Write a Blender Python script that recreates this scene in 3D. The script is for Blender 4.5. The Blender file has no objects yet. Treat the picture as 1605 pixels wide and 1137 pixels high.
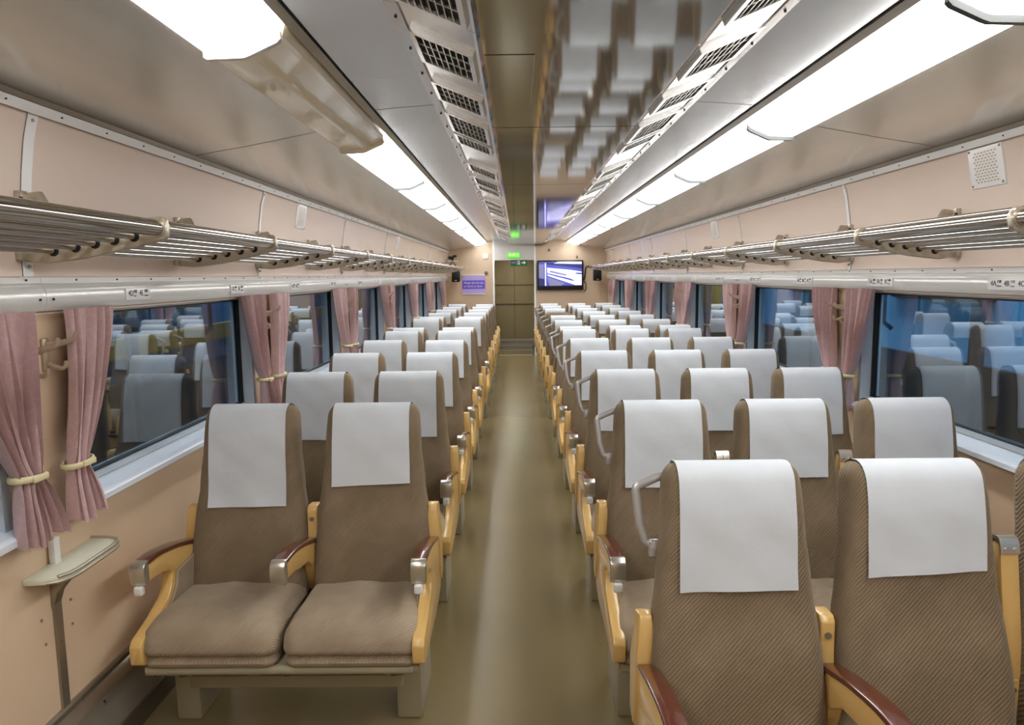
import bpy, bmesh, math, random
from mathutils import Vector, Matrix
R = math.radians
SC = bpy.context.scene
COL = SC.collection

# ------------------------------------------------------------------ camera
def camera():
    p, r, y = .120, -.011, -.008
    fw = Vector((math.sin(y)*math.cos(p), math.cos(y)*math.cos(p), -math.sin(p)))
    rt = Vector((math.cos(y), -math.sin(y), 0)); up = rt.cross(fw)
    r2 = rt*math.cos(r) + up*math.sin(r); u2 = -rt*math.sin(r) + up*math.cos(r)
    cd = bpy.data.cameras.new('camera'); co = bpy.data.objects.new('camera', cd); COL.objects.link(co)
    m = Matrix((r2, u2, -fw)).transposed().to_4x4(); m.translation = (-.2, 0, 1.6)
    co.matrix_world = m
    cd.sensor_width = 36; cd.sensor_fit = 'HORIZONTAL'; cd.lens = 36*1130/1605; cd.clip_start = .05; cd.clip_end = 200
    SC.camera = co
camera()

# ------------------------------------------------------------------ light and exposure
LAMP_STRENGTH = 11.0
SC.view_settings.view_transform = 'Standard'; SC.view_settings.look = 'None'
SC.view_settings.exposure = 0.22; SC.view_settings.gamma = 1.0
SC.view_settings.use_curve_mapping = False
W = bpy.data.worlds.new('hall_night'); SC.world = W; W.use_nodes = True
W.node_tree.nodes['Background'].inputs[0].default_value = (.07, .19, .32, 1)
W.node_tree.nodes['Background'].inputs[1].default_value = 1.5
try:
    SC.cycles.use_denoising = True; SC.cycles.sampling_pattern = 'TABULATED_SOBOL'; SC.cycles.denoising_prefilter = 'ACCURATE'; SC.cycles.denoising_quality = 'HIGH'
    SC.cycles.max_bounces = 8; SC.cycles.diffuse_bounces = 4; SC.cycles.glossy_bounces = 4
    SC.cycles.transparent_max_bounces = 12
    SC.cycles.sample_clamp_indirect = 6
except Exception:
    pass
def area(name, loc, rot, sx, sy, power, col):
    l = bpy.data.lights.new(name, 'AREA'); l.shape = 'RECTANGLE'; l.size = sx; l.size_y = sy; l.energy = power; l.color = col
    o = bpy.data.objects.new(name, l); COL.objects.link(o); o.location = loc; o.rotation_euler = rot
    return o
# unseen area lights added between the trains to brighten the neighbours' near sides
area('outside_fill', (-2.1, 7, 4.4), (0, R(38), 0), .8, 22, 900, (.6, .86, 1))
area('outside_fill', (2.1, 7, 4.4), (0, R(-38), 0), .8, 22, 1300, (.6, .86, 1))

# ------------------------------------------------------------------ materials
def S(r, g, b):
    f = lambda c: (c/12.92 if c <= .04045 else ((c+.055)/1.055)**2.4)
    return (f(r/255), f(g/255), f(b/255), 1)
MATS = {}
def mat(name, col, rough=.5, metal=0, spec=.5, noise=0, nscale=8, bump=0, bscale=200, coat=0, sheen=0, rvar=0, stretch=None):
    m = bpy.data.materials.new(name); m.use_nodes = True; nt = m.node_tree; b = nt.nodes['Principled BSDF']
    b.inputs['Base Color'].default_value = col; b.inputs['Roughness'].default_value = rough
    b.inputs['Metallic'].default_value = metal; b.inputs['Specular IOR Level'].default_value = spec
    b.inputs['Coat Weight'].default_value = coat; b.inputs['Coat Roughness'].default_value = .08
    b.inputs['Sheen Weight'].default_value = sheen
    tc = nt.nodes.new('ShaderNodeTexCoord')
    src = tc.outputs['Object']
    if stretch:
        mp = nt.nodes.new('ShaderNodeMapping'); mp.inputs['Scale'].default_value = stretch
        nt.links.new(src, mp.inputs['Vector']); src = mp.outputs['Vector']
    if noise or rvar:
        n = nt.nodes.new('ShaderNodeTexNoise'); n.inputs['Scale'].default_value = nscale; n.inputs['Detail'].default_value = 5
        nt.links.new(src, n.inputs['Vector'])
        if noise:
            mx = nt.nodes.new('ShaderNodeMix'); mx.data_type = 'RGBA'
            mx.inputs['A'].default_value = tuple(c*(1-noise) for c in col[:3]) + (1,)
            mx.inputs['B'].default_value = tuple(min(1, c*(1+noise)) for c in col[:3]) + (1,)
            nt.links.new(n.outputs['Fac'], mx.inputs['Factor']); nt.links.new(mx.outputs['Result'], b.inputs['Base Color'])
        if rvar:
            mr = nt.nodes.new('ShaderNodeMapRange'); mr.inputs['To Min'].default_value = max(.02, rough-rvar); mr.inputs['To Max'].default_value = rough+rvar
            nt.links.new(n.outputs['Fac'], mr.inputs['Value']); nt.links.new(mr.outputs['Result'], b.inputs['Roughness'])
    if bump:
        n2 = nt.nodes.new('ShaderNodeTexNoise'); n2.inputs['Scale'].default_value = bscale; n2.inputs['Detail'].default_value = 3
        nt.links.new(src, n2.inputs['Vector'])
        bp = nt.nodes.new('ShaderNodeBump'); bp.inputs['Strength'].default_value = bump; bp.inputs['Distance'].default_value = .01
        nt.links.new(n2.outputs['Fac'], bp.inputs['Height']); nt.links.new(bp.outputs['Normal'], b.inputs['Normal'])
    MATS[name] = m
    return m
def emit(name, col, st):
    m = bpy.data.materials.new(name); m.use_nodes = True; nt = m.node_tree; b = nt.nodes['Principled BSDF']
    b.inputs['Base Color'].default_value = col; b.inputs['Emission Color'].default_value = col; b.inputs['Emission Strength'].default_value = st
    b.inputs['Roughness'].default_value = .3
    MATS[name] = m
    return m
def fabric(name, c1, c2, c3):
    """brown moquette: fine diagonal rib, worn paler in soft patches"""
    m = bpy.data.materials.new(name); m.use_nodes = True; nt = m.node_tree; b = nt.nodes['Principled BSDF']
    b.inputs['Roughness'].default_value = .9; b.inputs['Specular IOR Level'].default_value = .15
    b.inputs['Sheen Weight'].default_value = .22; b.inputs['Sheen Roughness'].default_value = .35
    b.inputs['Sheen Tint'].default_value = (1, .9, .75, 1)
    tc = nt.nodes.new('ShaderNodeTexCoord'); at = nt.nodes.new('ShaderNodeAttribute'); at.attribute_name = 'weave'
    cx = nt.nodes.new('ShaderNodeCombineXYZ'); nt.links.new(at.outputs['Fac'], cx.inputs['X'])
    w = nt.nodes.new('ShaderNodeTexWave'); w.wave_type = 'BANDS'; w.bands_direction = 'X'; w.inputs['Scale'].default_value = 36
    nt.links.new(cx.outputs['Vector'], w.inputs['Vector'])
    mx = nt.nodes.new('ShaderNodeMix'); mx.data_type = 'RGBA'; mx.inputs['A'].default_value = c1; mx.inputs['B'].default_value = c2
    nt.links.new(w.outputs['Fac'], mx.inputs['Factor'])
    n = nt.nodes.new('ShaderNodeTexNoise'); n.inputs['Scale'].default_value = 7; n.inputs['Detail'].default_value = 4
    nt.links.new(tc.outputs['Object'], n.inputs['Vector'])
    mr = nt.nodes.new('ShaderNodeMapRange'); mr.inputs['From Min'].default_value = .42; mr.inputs['From Max'].default_value = .75; mr.inputs['To Max'].default_value = .45
    nt.links.new(n.outputs['Fac'], mr.inputs['Value'])
    m2 = nt.nodes.new('ShaderNodeMix'); m2.data_type = 'RGBA'; m2.inputs['B'].default_value = c3
    nt.links.new(mx.outputs['Result'], m2.inputs['A']); nt.links.new(mr.outputs['Result'], m2.inputs['Factor'])
    nt.links.new(m2.outputs['Result'], b.inputs['Base Color'])
    bp = nt.nodes.new('ShaderNodeBump'); bp.inputs['Strength'].default_value = .35; bp.inputs['Distance'].default_value = .004
    nt.links.new(w.outputs['Fac'], bp.inputs['Height']); nt.links.new(bp.outputs['Normal'], b.inputs['Normal'])
    MATS[name] = m
def glass(name, base=.10, power=4.0):
    m = bpy.data.materials.new(name); m.use_nodes = True; nt = m.node_tree
    for n in list(nt.nodes):
        if n.type == 'BSDF_PRINCIPLED': nt.nodes.remove(n)
    out = nt.nodes['Material Output']
    tr = nt.nodes.new('ShaderNodeBsdfTransparent'); tr.inputs[0].default_value = (.72, .80, .84, 1)
    gl = nt.nodes.new('ShaderNodeBsdfGlossy'); gl.inputs['Roughness'].default_value = .0; gl.inputs[0].default_value = (.9, .95, 1, 1)
    lw = nt.nodes.new('ShaderNodeLayerWeight'); lw.inputs['Blend'].default_value = .5
    pw = nt.nodes.new('ShaderNodeMath'); pw.operation = 'POWER'; pw.inputs[1].default_value = power
    nt.links.new(lw.outputs['Facing'], pw.inputs[0])
    ma = nt.nodes.new('ShaderNodeMath'); ma.operation = 'MULTIPLY_ADD'; ma.inputs[1].default_value = 1-base; ma.inputs[2].default_value = base
    nt.links.new(pw.outputs[0], ma.inputs[0])
    mx = nt.nodes.new('ShaderNodeMixShader'); nt.links.new(ma.outputs[0], mx.inputs[0])
    nt.links.new(tr.outputs[0], mx.inputs[1]); nt.links.new(gl.outputs[0], mx.inputs[2]); nt.links.new(mx.outputs[0], out.inputs[0])
    MATS[name] = m

mat('wall', S(222, 203, 187), .26, bump=.03, bscale=4)
mat('wall_low', S(220, 194, 164), .34, noise=.02, nscale=3)
mat('end_wall', S(196, 172, 146), .4, noise=.03, nscale=3)
mat('outer_ceiling', S(229, 225, 218), .24, metal=.72)
mat('inner_ceiling', S(212, 212, 212), .26, metal=.65)
mat('duct', S(174, 172, 168), .06, metal=.72, bump=.03, bscale=2.2)
mat('vent_metal', S(210, 209, 206), .2, metal=.75)
mat('gap', (.01, .009, .008, 1), .8)
mat('white_trim', S(236, 235, 233), .3, metal=.1)
mat('header_grey', S(196, 192, 188), .3, metal=.2)
mat('alu', S(226, 225, 221), .3, metal=.4, noise=.03, nscale=4, stretch=(30, .3, 30))
mat('sill', S(226, 233, 242), .32, metal=.1)
mat('reveal', S(196, 204, 212), .3, metal=.25)
mat('chrome', S(182, 176, 167), .14, metal=1)
mat('satin_metal', S(206, 201, 190), .30, metal=.85)
mat('steel', S(170, 164, 152), .3, metal=.9, noise=.08, nscale=6)
mat('bracket', S(186, 176, 158), .3, metal=.6)
mat('duct_kick', S(172, 164, 150), .3, metal=.45, noise=.2, nscale=5)
mat('dark_kick', S(104, 94, 78), .45, metal=.3)
mat('floor', S(126, 111, 75), .24, noise=.05, nscale=2, spec=.6)
mat('olive_door', S(160, 147, 112), .4, metal=.2, noise=.05)
mat('cloth_white', S(203, 207, 211), .9, spec=.1, noise=.06, nscale=11, bump=.16, bscale=14)
mat('yellow', S(213, 174, 106), .28, spec=.5, coat=.2, noise=.03)
mat('brown_pad', S(92, 44, 28), .22, coat=.5, noise=.1)
mat('base_paint', S(158, 148, 122), .42, noise=.08, nscale=10)
mat('white_plastic', S(228, 226, 222), .35)
mat('cream', S(222, 212, 168), .35)
mat('handle_grey', S(178, 174, 172), .3, metal=.45)
mat('black', S(14, 14, 16), .35)
mat('black_soft', S(22, 20, 20), .7)
mat('table_top', S(214, 216, 196), .35, noise=.03)
mat('hook', S(196, 178, 156), .3, metal=.35)
mat('lamp_off', S(250, 243, 222), .08, coat=.5)
mat('lamp_rim', S(80, 81, 79), .4, spec=.2)
mat('ink', S(36, 30, 46), .6)
mat('purple', S(104, 80, 190), .4)
mat('lilac', S(172, 158, 214), .4)
mat('green_dark', S(10, 84, 40), .4)
mat('rubber', S(16, 16, 16), .6)
mat('ext_blue', S(116, 172, 214), .4)
mat('ext_dark', S(24, 40, 56), .4)
mat('ext_navy', S(52, 104, 150), .4)
mat('ext_yellow', S(176, 126, 34), .4)
mat('ext_white', S(190, 200, 210), .4)
mat('ext_ground', S(40, 46, 54), .6)
mat('strip_dark', S(160, 152, 140), .3, metal=.8)
emit('lamp_on', (.985, .995, 1, 1), LAMP_STRENGTH)
emit('vestibule_glow', (1, .97, .88, 1), 8.0)  # glow of the panel added inside the vestibule
emit('sign_green', S(70, 190, 40), 1.2)
emit('sign_light', S(190, 255, 140), 1.6)
emit('tv_navy', S(70, 76, 168), .55)
emit('tv_dark', S(34, 38, 92), .6)
emit('tv_white', S(206, 204, 246), .75)
emit('tv_blue', S(20, 60, 160), .7)
emit('tv_grey', S(120, 120, 160), .5)
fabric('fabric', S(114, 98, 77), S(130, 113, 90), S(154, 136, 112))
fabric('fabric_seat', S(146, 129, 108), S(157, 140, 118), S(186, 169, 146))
glass('window_glass', .19, 3.6)
def curtain_mat():
    m = mat('curtain', S(200, 168, 166), .85, spec=.15, sheen=.2)
    nt = m.node_tree; b = nt.nodes['Principled BSDF']
    tc = nt.nodes.new('ShaderNodeTexCoord')
    v = nt.nodes.new('ShaderNodeTexVoronoi'); v.feature = 'DISTANCE_TO_EDGE'; v.inputs['Scale'].default_value = 26
    nt.links.new(tc.outputs['Object'], v.inputs['Vector'])
    mr = nt.nodes.new('ShaderNodeMapRange'); mr.inputs['From Max'].default_value = .12
    nt.links.new(v.outputs['Distance'], mr.inputs['Value'])
    mx = nt.nodes.new('ShaderNodeMix'); mx.data_type = 'RGBA'; mx.inputs['A'].default_value = S(202, 172, 171); mx.inputs['B'].default_value = S(196, 165, 164)
    nt.links.new(mr.outputs['Result'], mx.inputs['Factor']); nt.links.new(mx.outputs['Result'], b.inputs['Base Color'])
curtain_mat()

# ------------------------------------------------------------------ mesh helpers
class MB:
    def __init__(s): s.v = []; s.f = []; s.m = []; s.w = []
    def add(s, vs, fs, mi=0):
        o = len(s.v); s.v += [tuple(v) for v in vs]; s.f += [tuple(i+o for i in f) for f in fs]; s.m += [mi]*len(fs)
        return s
    def box(s, x0, x1, y0, y1, z0, z1, mi=0):
        if x0 > x1: x0, x1 = x1, x0
        if y0 > y1: y0, y1 = y1, y0
        if z0 > z1: z0, z1 = z1, z0
        vs = [(x, y, z) for x in (x0, x1) for y in (y0, y1) for z in (z0, z1)]
        return s.add(vs, [(0, 1, 3, 2), (4, 6, 7, 5), (0, 4, 5, 1), (2, 3, 7, 6), (0, 2, 6, 4), (1, 5, 7, 3)], mi)
    def rbox(s, c, h, r, nr=2, mid=(1, 1, 1), fn=None, mi=0, weave=None):
        def axis(hh, n):
            a = [hh-r+r*math.tan(R(45)*k/nr) for k in range(nr+1)]
            inner = [-(hh-r)+2*(hh-r)*k/n for k in range(1, n)]
            return [-q for q in reversed(a)] + inner + a
        A = [axis(h[i], max(1, mid[i])) for i in range(3)]
        idx = {}; vs = []; fs = []
        def vert(p):
            k = tuple(round(q, 6) for q in p)
            if k not in idx:
                inn = [max(-(h[i]-r), min(h[i]-r, p[i])) for i in range(3)]
                d = Vector([p[i]-inn[i] for i in range(3)])
                if d.length > 1e-9: d = d.normalized()*r
                q = Vector(inn)+d
                if weave: s.w.append(weave(*q))
                if fn: q = Vector(fn(*q))
                idx[k] = len(vs); vs.append((q[0]+c[0], q[1]+c[1], q[2]+c[2]))
            return idx[k]
        for ax in range(3):
            b, d = (ax+1) % 3, (ax+2) % 3
            for sg in (-1, 1):
                for i in range(len(A[b])-1):
                    for j in range(len(A[d])-1):
                        q = []
                        for (u, w) in ((i, j), (i+1, j), (i+1, j+1), (i, j+1)):
                            p = [0, 0, 0]; p[ax] = sg*h[ax]; p[b] = A[b][u]; p[d] = A[d][w]; q.append(vert(p))
                        fs.append(q if sg > 0 else q[::-1])
        return s.add(vs, fs, mi)
    def tube(s, pts, r, n=8, mi=0, cap=True, flat=1.0):
        pts = [Vector(p) for p in pts]; rings = []
        up0 = None
        for i, p in enumerate(pts):
            t = (pts[min(i+1, len(pts)-1)]-pts[max(i-1, 0)]).normalized()
            if up0 is None:
                up0 = Vector((0, 0, 1)) if abs(t.z) < .9 else Vector((1, 0, 0))
            a = t.cross(up0).normalized(); b = a.cross(t).normalized(); up0 = b
            rr = r[i] if isinstance(r, (list, tuple)) else r
            rings.append([p+(a*math.cos(2*math.pi*k/n)+b*math.sin(2*math.pi*k/n)*flat)*rr for k in range(n)])
        vs = [v for g in rings for v in g]; fs = []
        for i in range(len(rings)-1):
            for k in range(n):
                fs.append((i*n+k, i*n+(k+1) % n, (i+1)*n+(k+1) % n, (i+1)*n+k))
        if cap:
            fs.append(tuple(range(n))[::-1]); fs.append(tuple((len(rings)-1)*n+k for k in range(n)))
        return s.add(vs, fs, mi)
    def prism(s, outline, a0, a1, plane='yz', bev=0, seg=2, mi=0):
        """extrude a closed 2-D outline along the missing axis"""
        bm = bmesh.new()
        def P(u, w, t): return {'yz': (t, u, w), 'xz': (u, t, w), 'xy': (u, w, t)}[plane]
        lo = [bm.verts.new(P(u, w, a0)) for u, w in outline]; hi = [bm.verts.new(P(u, w, a1)) for u, w in outline]
        bm.faces.new(lo); bm.faces.new(hi[::-1])
        n = len(outline)
        for i in range(n): bm.faces.new((lo[i], hi[i], hi[(i+1) % n], lo[(i+1) % n]))
        bmesh.ops.recalc_face_normals(bm, faces=bm.faces)
        if bev:
            es = [e for e in bm.edges if len(e.link_faces) == 2 and e.calc_face_angle(0) > R(35)]
            bmesh.ops.bevel(bm, geom=es, offset=bev, segments=seg, affect='EDGES', clamp_overlap=True, profile=.5)
        bm.verts.index_update()
        s.add([v.co[:] for v in bm.verts], [[v.index for v in f.verts] for f in bm.faces], mi)
        bm.free(); return s
    def strip(s, prof, y0, y1, mi=0, closed=False):
        """sweep a profile [(x,z)] straight along y"""
        n = len(prof); vs = [(x, y0, z) for x, z in prof]+[(x, y1, z) for x, z in prof]
        fs = [(i, (i+1) % n, n+(i+1) % n, n+i) for i in range(n if closed else n-1)]
        if closed: fs += [tuple(range(n))[::-1], tuple(range(n, 2*n))]
        return s.add(vs, fs, mi)
    def disc(s, c, r, ax='z', t=.002, n=10, mi=0):
        c = Vector(c); d = Vector({'x': (1, 0, 0), 'y': (0, 1, 0), 'z': (0, 0, 1)}[ax])*t
        return s.tube([c-d, c+d], r, n, mi)
    def mesh(s, name, mats, smooth=35, recalc=True):
        me = bpy.data.meshes.new(name); me.from_pydata(s.v, [], s.f)
        for m in (mats if isinstance(mats, (list, tuple)) else [mats]): me.materials.append(MATS[m])
        me.polygons.foreach_set('material_index', s.m)
        if recalc:
            bm = bmesh.new(); bm.from_mesh(me); bmesh.ops.recalc_face_normals(bm, faces=bm.faces); bm.to_mesh(me); bm.free()
        if smooth:
            me.polygons.foreach_set('use_smooth', [True]*len(me.polygons)); me.set_sharp_from_angle(angle=R(smooth))
        if s.w and len(s.w) == len(me.vertices):
            me.attributes.new('weave', 'FLOAT', 'POINT').data.foreach_set('value', s.w)
        me.update(); return me
def link(name, data, parent=None, loc=None, rot=None):
    o = bpy.data.objects.new(name, data); COL.objects.link(o)
    if parent: o.parent = parent
    if loc: o.location = loc
    if rot: o.rotation_euler = rot
    return o
def tag(o, label, cat, group=None):
    o['label'] = label; o['category'] = cat
    if group: o['group'] = group
    return o
def structure(name, mb, mats, smooth=35, parent=None, recalc=True):
    o = link(name, mb.mesh(name, mats, smooth, recalc), parent)
    if not parent: o['kind'] = 'structure'
    return o
ORD = ['first', 'second', 'third', 'fourth', 'fifth', 'sixth', 'seventh', 'eighth', 'ninth', 'tenth', 'eleventh', 'twelfth', 'thirteenth', 'fourteenth', 'fifteenth', 'sixteenth', 'seventeenth', 'eighteenth']
def text(name, body, size, loc, rot, m, parent=None, align='LEFT', ext=.0006, sx=1):
    c = bpy.data.curves.new(name, 'FONT'); c.body = body; c.size = size; c.extrude = ext; c.align_x = align; c.align_y = 'CENTER'
    c.materials.append(MATS[m]); tmp = bpy.data.objects.new(name, c)
    me = bpy.data.meshes.new_from_object(tmp); bpy.data.objects.remove(tmp); bpy.data.curves.remove(c)
    if not me.materials: me.materials.append(MATS[m])
    o = link(name, me, parent, loc, rot); o.scale = (sx, 1, 1)
    return o

Y0, YE = -1.1, 14.5                 # car interior runs from behind the camera to the end wall
YV = 16.6                           # door at the far side of the vestibule
PIER = [.21+1.88*k for k in range(8)]          # wall piers between windows
SIDES = ((-1, 'left'), (1, 'right'))
SEAMS = [-.71, 3.05, 6.81, 10.57]
def spans(cuts, gap=.005):
    e = [Y0]+[c for c in cuts if Y0 < c < YE]+[YE]
    return [(e[i]+(gap if i else 0), e[i+1]-(gap if i+2 < len(e) else 0)) for i in range(len(e)-1)]

# ------------------------------------------------------------------ the setting
def build_setting():
    fl = MB().box(-1.66, 1.66, Y0, YE, -.05, 0).box(-.62, .14, YE, YV, -.05, 0)
    structure('floor', fl, 'floor')
    for s, nm in SIDES:
        w = MB()
        low = [(1.62, .27), (1.62, .89), (1.70, .89), (1.70, .27)]
        w.strip([(s*x, z) for x, z in low], Y0, YE, 1, True)
        for k, p in enumerate(PIER):
            w.box(s*1.62, s*1.70, p-.175, p+.175, .89, 1.52, 1)
        w.box(s*1.62, s*1.70, Y0, PIER[0]-1.60, .89, 1.52, 1)
        w.box(s*1.62, s*1.70, PIER[-1]+.175, YE, .89, 1.52, 1)
        up = [(1.615, 1.50), (1.614, 1.62), (1.612, 1.70), (1.605, 1.80), (1.594, 1.90), (1.578, 2.0), (1.556, 2.08), (1.545, 2.115), (1.60, 2.14), (1.70, 1.50)]
        w.strip([(s*x, z) for x, z in up], Y0, YE, 0, True)
        structure('wall_'+nm, w, ['wall', 'wall_low'])
        # cover strips over the panel joints, alternately on every second pier
        for k, p in enumerate(PIER):
            if k == 0: continue
            pr = up[:8]
            t = MB()
            ww = .022 if (k == 1 and s < 0) else (.016 if k % 2 == 0 else .008)
            t.strip([(s*(x-.003), z) for x, z in pr], p-ww, p+ww, 0)
            t.strip([(s*(x), z) for x, z in pr[::-1]], p-ww, p+ww, 0)
            t.box(s*1.612, s*1.621, p-.017, p+.017, .27, .74, 1)
            for z in (1.64, 1.87, 2.05): t.disc((s*(1.605 if z < 1.9 else 1.561), p, z), .005, 'x', .004, 8, 2)
            for z in (.35, .5, .66): t.disc((s*1.611, p, z), .004, 'x', .003, 8, 2)
            for (dy, z) in ((-.07, .60), (-.06, .52), (.07, .60), (.07, .52)): t.disc((s*1.62, p+dy, z), .004, 'x', .003, 8, 2)
            structure('trim_%d' % (k if s < 0 else 20+k), t, ['white_trim', 'strip_dark', 'steel'])
        # upper moulding with its screws, cove ridge over it
        t = MB()
        t.strip([(s*x, z) for x, z in [(1.554, 2.066), (1.545, 2.064), (1.534, 2.090), (1.546, 2.096)]], Y0, YE, 0, True)
        t.strip([(s*x, z) for x, z in [(1.546, 2.096), (1.534, 2.092), (1.524, 2.104), (1.53, 2.112), (1.55, 2.115)]], Y0, YE, 1, True)
        y = Y0
        while y < 12:
            t.disc((s*1.5405, y, 2.077), .0024, 'x', .005, 8, 2); y += .235
        structure('trim_%d' % (40 if s < 0 else 50), t, ['white_trim', 'strip_dark', 'gap'])
        # aluminium band above the windows
        t = MB()
        bp = [(1.622, 1.613), (1.600, 1.613), (1.597, 1.610), (1.597, 1.593), (1.604, 1.589), (1.596, 1.585), (1.587, 1.572), (1.584, 1.552), (1.586, 1.530), (1.594, 1.511), (1.63, 1.511)]
        cuts = [PIER[1]+.03+1.88*2*k for k in range(4)]
        for a, b in spans(cuts, .001): t.strip([(s*x, z) for x, z in bp], a, b, 0, True)
        y = Y0+.1
        while y < 11:
            t.disc((s*1.597, y, 1.602), .003, 'x', .003, 8, 1); y += .235
        for c in cuts:
            for q in (-.03, .03): t.disc((s*1.585, c+q, 1.545), .004, 'x', .004, 8, 1)
        structure('trim_%d' % (60 if s < 0 else 70), t, ['alu', 'ink'])
        # heater duct along the floor
        t = MB()
        t.strip([(s*x, z) for x, z in [(1.63, .285), (1.612, .285), (1.606, .278), (1.606, .262), (1.59, .252), (1.575, .236), (1.63, .236)]], Y0, YE, 0, True)
        for a, b in spans([.7+1.88*k for k in range(8)], .002):
            t.strip([(s*x, z) for x, z in [(1.64, .236), (1.600, .236), (1.585, .075), (1.64, .075)]], a, b, 1, True)
        t.strip([(s*x, z) for x, z in [(1.64, .075), (1.575, .075), (1.57, 0), (1.64, 0)]], Y0, YE, 2, True)
        y = Y0+.15
        while y < 8:
            t.disc((s*1.604, y, .270), .004, 'x', .004, 8, 3)
            t.disc((s*1.597, y+.1, .20), .005, 'x', .004, 8, 3); t.disc((s*1.588, y+.1, .11), .005, 'x', .004, 8, 3)
            y += .31
        structure('baseboard_'+nm, t, ['steel', 'duct_kick', 'dark_kick', 'chrome'])
        # windows
        for k in range(8):
            a, b = (PIER[k-1] if k else PIER[0]-1.88)+.175, PIER[k]-.175
            if k == 0: a = PIER[0]-1.60
            f = MB()
            zb, zt, fw = .89, 1.512, .03
            for (q0, q1, h0, h1) in ((a, a+fw, zb, zt), (b-fw, b, zb, zt), (a+fw, b-fw, zt-.02, zt), (a+fw, b-fw, .93, .948)):
                f.box(s*(1.600 if h1 > 1.4 and h0 < 1 else 1.640), s*1.70, q0, q1, h0, h1, 0)
            f.strip([(s*x, z) for x, z in [(1.70, .932), (1.655, .930), (1.580, .914), (1.562, .910), (1.556, .904), (1.556, .886), (1.564, .881), (1.63, .881), (1.70, .9)]], a+.004, b-.004, 1, True)
            for (q0, q1, h0, h1) in ((a+fw, a+fw+.010, .948, 1.492), (b-fw-.010, b-fw, .948, 1.492), (a+fw, b-fw, 1.484, 1.492), (a+fw, b-fw, .948, .953)):
                f.box(s*1.655, s*1.685, q0, q1, h0, h1, 2)
            wo = structure('window_%d' % (k+1 if s < 0 else 11+k), f, ['reveal', 'sill', 'rubber'])
            g = MB().box(s*1.668, s*1.674, a+fw, b-fw, .945, 1.492)
            link('pane', g.mesh('pane', 'window_glass', 0), wo)
    # ceilings: flat outer panels, inner panels beside the vent boxes, central duct
    c = MB()
    for s, nm in SIDES:
        for a, b in spans(SEAMS):
            c.strip([(s*x, z) for x, z in [(1.528, 2.106), (1.30, 2.143), (1.02, 2.195), (1.02, 2.199), (1.30, 2.147), (1.54, 2.111)]], a, b, 0, True)
            c.strip([(s*x, z) for x, z in [(.772, 2.280), (.65, 2.290), (.53, 2.297), (.53, 2.301), (.65, 2.294), (.772, 2.284)]], a, b, 1, True)
        # back of the lamp trough and dark gaps over the seams
        c.strip([(s*x, z) for x, z in [(1.03, 2.205), (1.024, 2.315), (.78, 2.315), (.78, 2.335), (1.05, 2.335)]], Y0, YE, 3, True)
        c.strip([(s*x, z) for x, z in [(.803, 2.262), (.779, 2.274), (.779, 2.30), (.803, 2.30)]], Y0, YE, 2, True)
        c.strip([(s*x, z) for x, z in [(1.545, 2.112), (1.30, 2.148), (1.02, 2.200), (1.02, 2.21), (1.56, 2.15)]], Y0, YE, 3, True)
        c.strip([(s*x, z) for x, z in [(.772, 2.285), (.65, 2.295), (.535, 2.302), (.535, 2.34), (.772, 2.34)]], Y0, YE, 3, True)
    structure('ceiling', c, ['outer_ceiling', 'inner_ceiling', 'strip_dark', 'gap'])
    d = MB()
    for a, b in spans([-.71, 3.05, 4.93, 6.81, 8.7, 10.57], .006):
        d.strip([(-.298, 2.208), (-.285, 2.203), (.285, 2.203), (.298, 2.208), (.298, 2.225), (-.298, 2.225)], a, b, 0, True)
    for s, nm in SIDES:
        for a, b in spans([.3, 1.9, 3.05, 4.93, 6.81, 8.7, 10.57], .0015):
            d.strip([(s*x, z) for x, z in [(.298, 2.208), (.305, 2.209), (.497, 2.288), (.497, 2.33), (.298, 2.25)]], a, b, 1, True)
            d.strip([(s*x, z) for x, z in [(.496, 2.283), (.53, 2.289), (.534, 2.305), (.497, 2.31)]], a, b, 1, True)
            y = a+.1
            while y < min(b, 9): d.disc((s*.514, y, 2.286), .004, 'z', .004, 8, 2); y += .27
    d.box(-.30, .30, Y0, YE, 2.226, 2.25, 2)
    # inspection hatch, let into the duct with a fine raised rim
    d.box(-.1465, -.1445, 2.07, 2.66, 2.2022, 2.206, 1); d.box(-.284, -.145, 2.066, 2.069, 2.2020, 2.206, 2)
    structure('ceiling.001', d, ['duct', 'vent_metal', 'gap'], 0)
    # end wall with its opening, jambs, header; vestibule; far door
    e = MB()
    x0, x1, zt = -.645, .145, 1.906
    e.box(-1.70, x0-.03, YE, YE+.07, 0, 2.36).box(x1+.03, 1.70, YE, YE+.07, 0, 2.36)
    structure('wall_end', e, 'end_wall')
    j = MB()
    j.box(x0-.035, x0, YE-.012, YE+.09, 0, zt, 0); j.box(x1, x1+.035, YE-.012, YE+.09, 0, 2.21, 0)
    j.box(x0, x1, YE-.010, YE+.08, zt, 2.36, 1); j.box(x0-.035, x0, YE-.012, YE+.09, zt, 2.36, 0)
    structure('trim_80', j, ['white_trim', 'header_grey'])
    v = MB()
    v.box(-.78, -.70, YE+.07, YV, 0, 2.1).box(.20, .28, YE+.07, YV, 0, 2.1).box(-.78, .28, YE+.07, YV, 2.05, 2.1)
    v.box(-.78, .28, YV+.03, YV+.1, 0, 2.1)
    structure('wall_vestibule', v, 'olive_door')
    lm = link('vestibule_fill', MB().rbox((-.24, 15.5, 2.028), (.22, .35, .016), .01, 2).mesh('vestibule_fill', 'vestibule_glow', 40)); tag(lm, 'flat white fill panel added above the vestibule floor beyond the doorway', 'ceiling light')  # emissive panel added to brighten the far door
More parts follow.
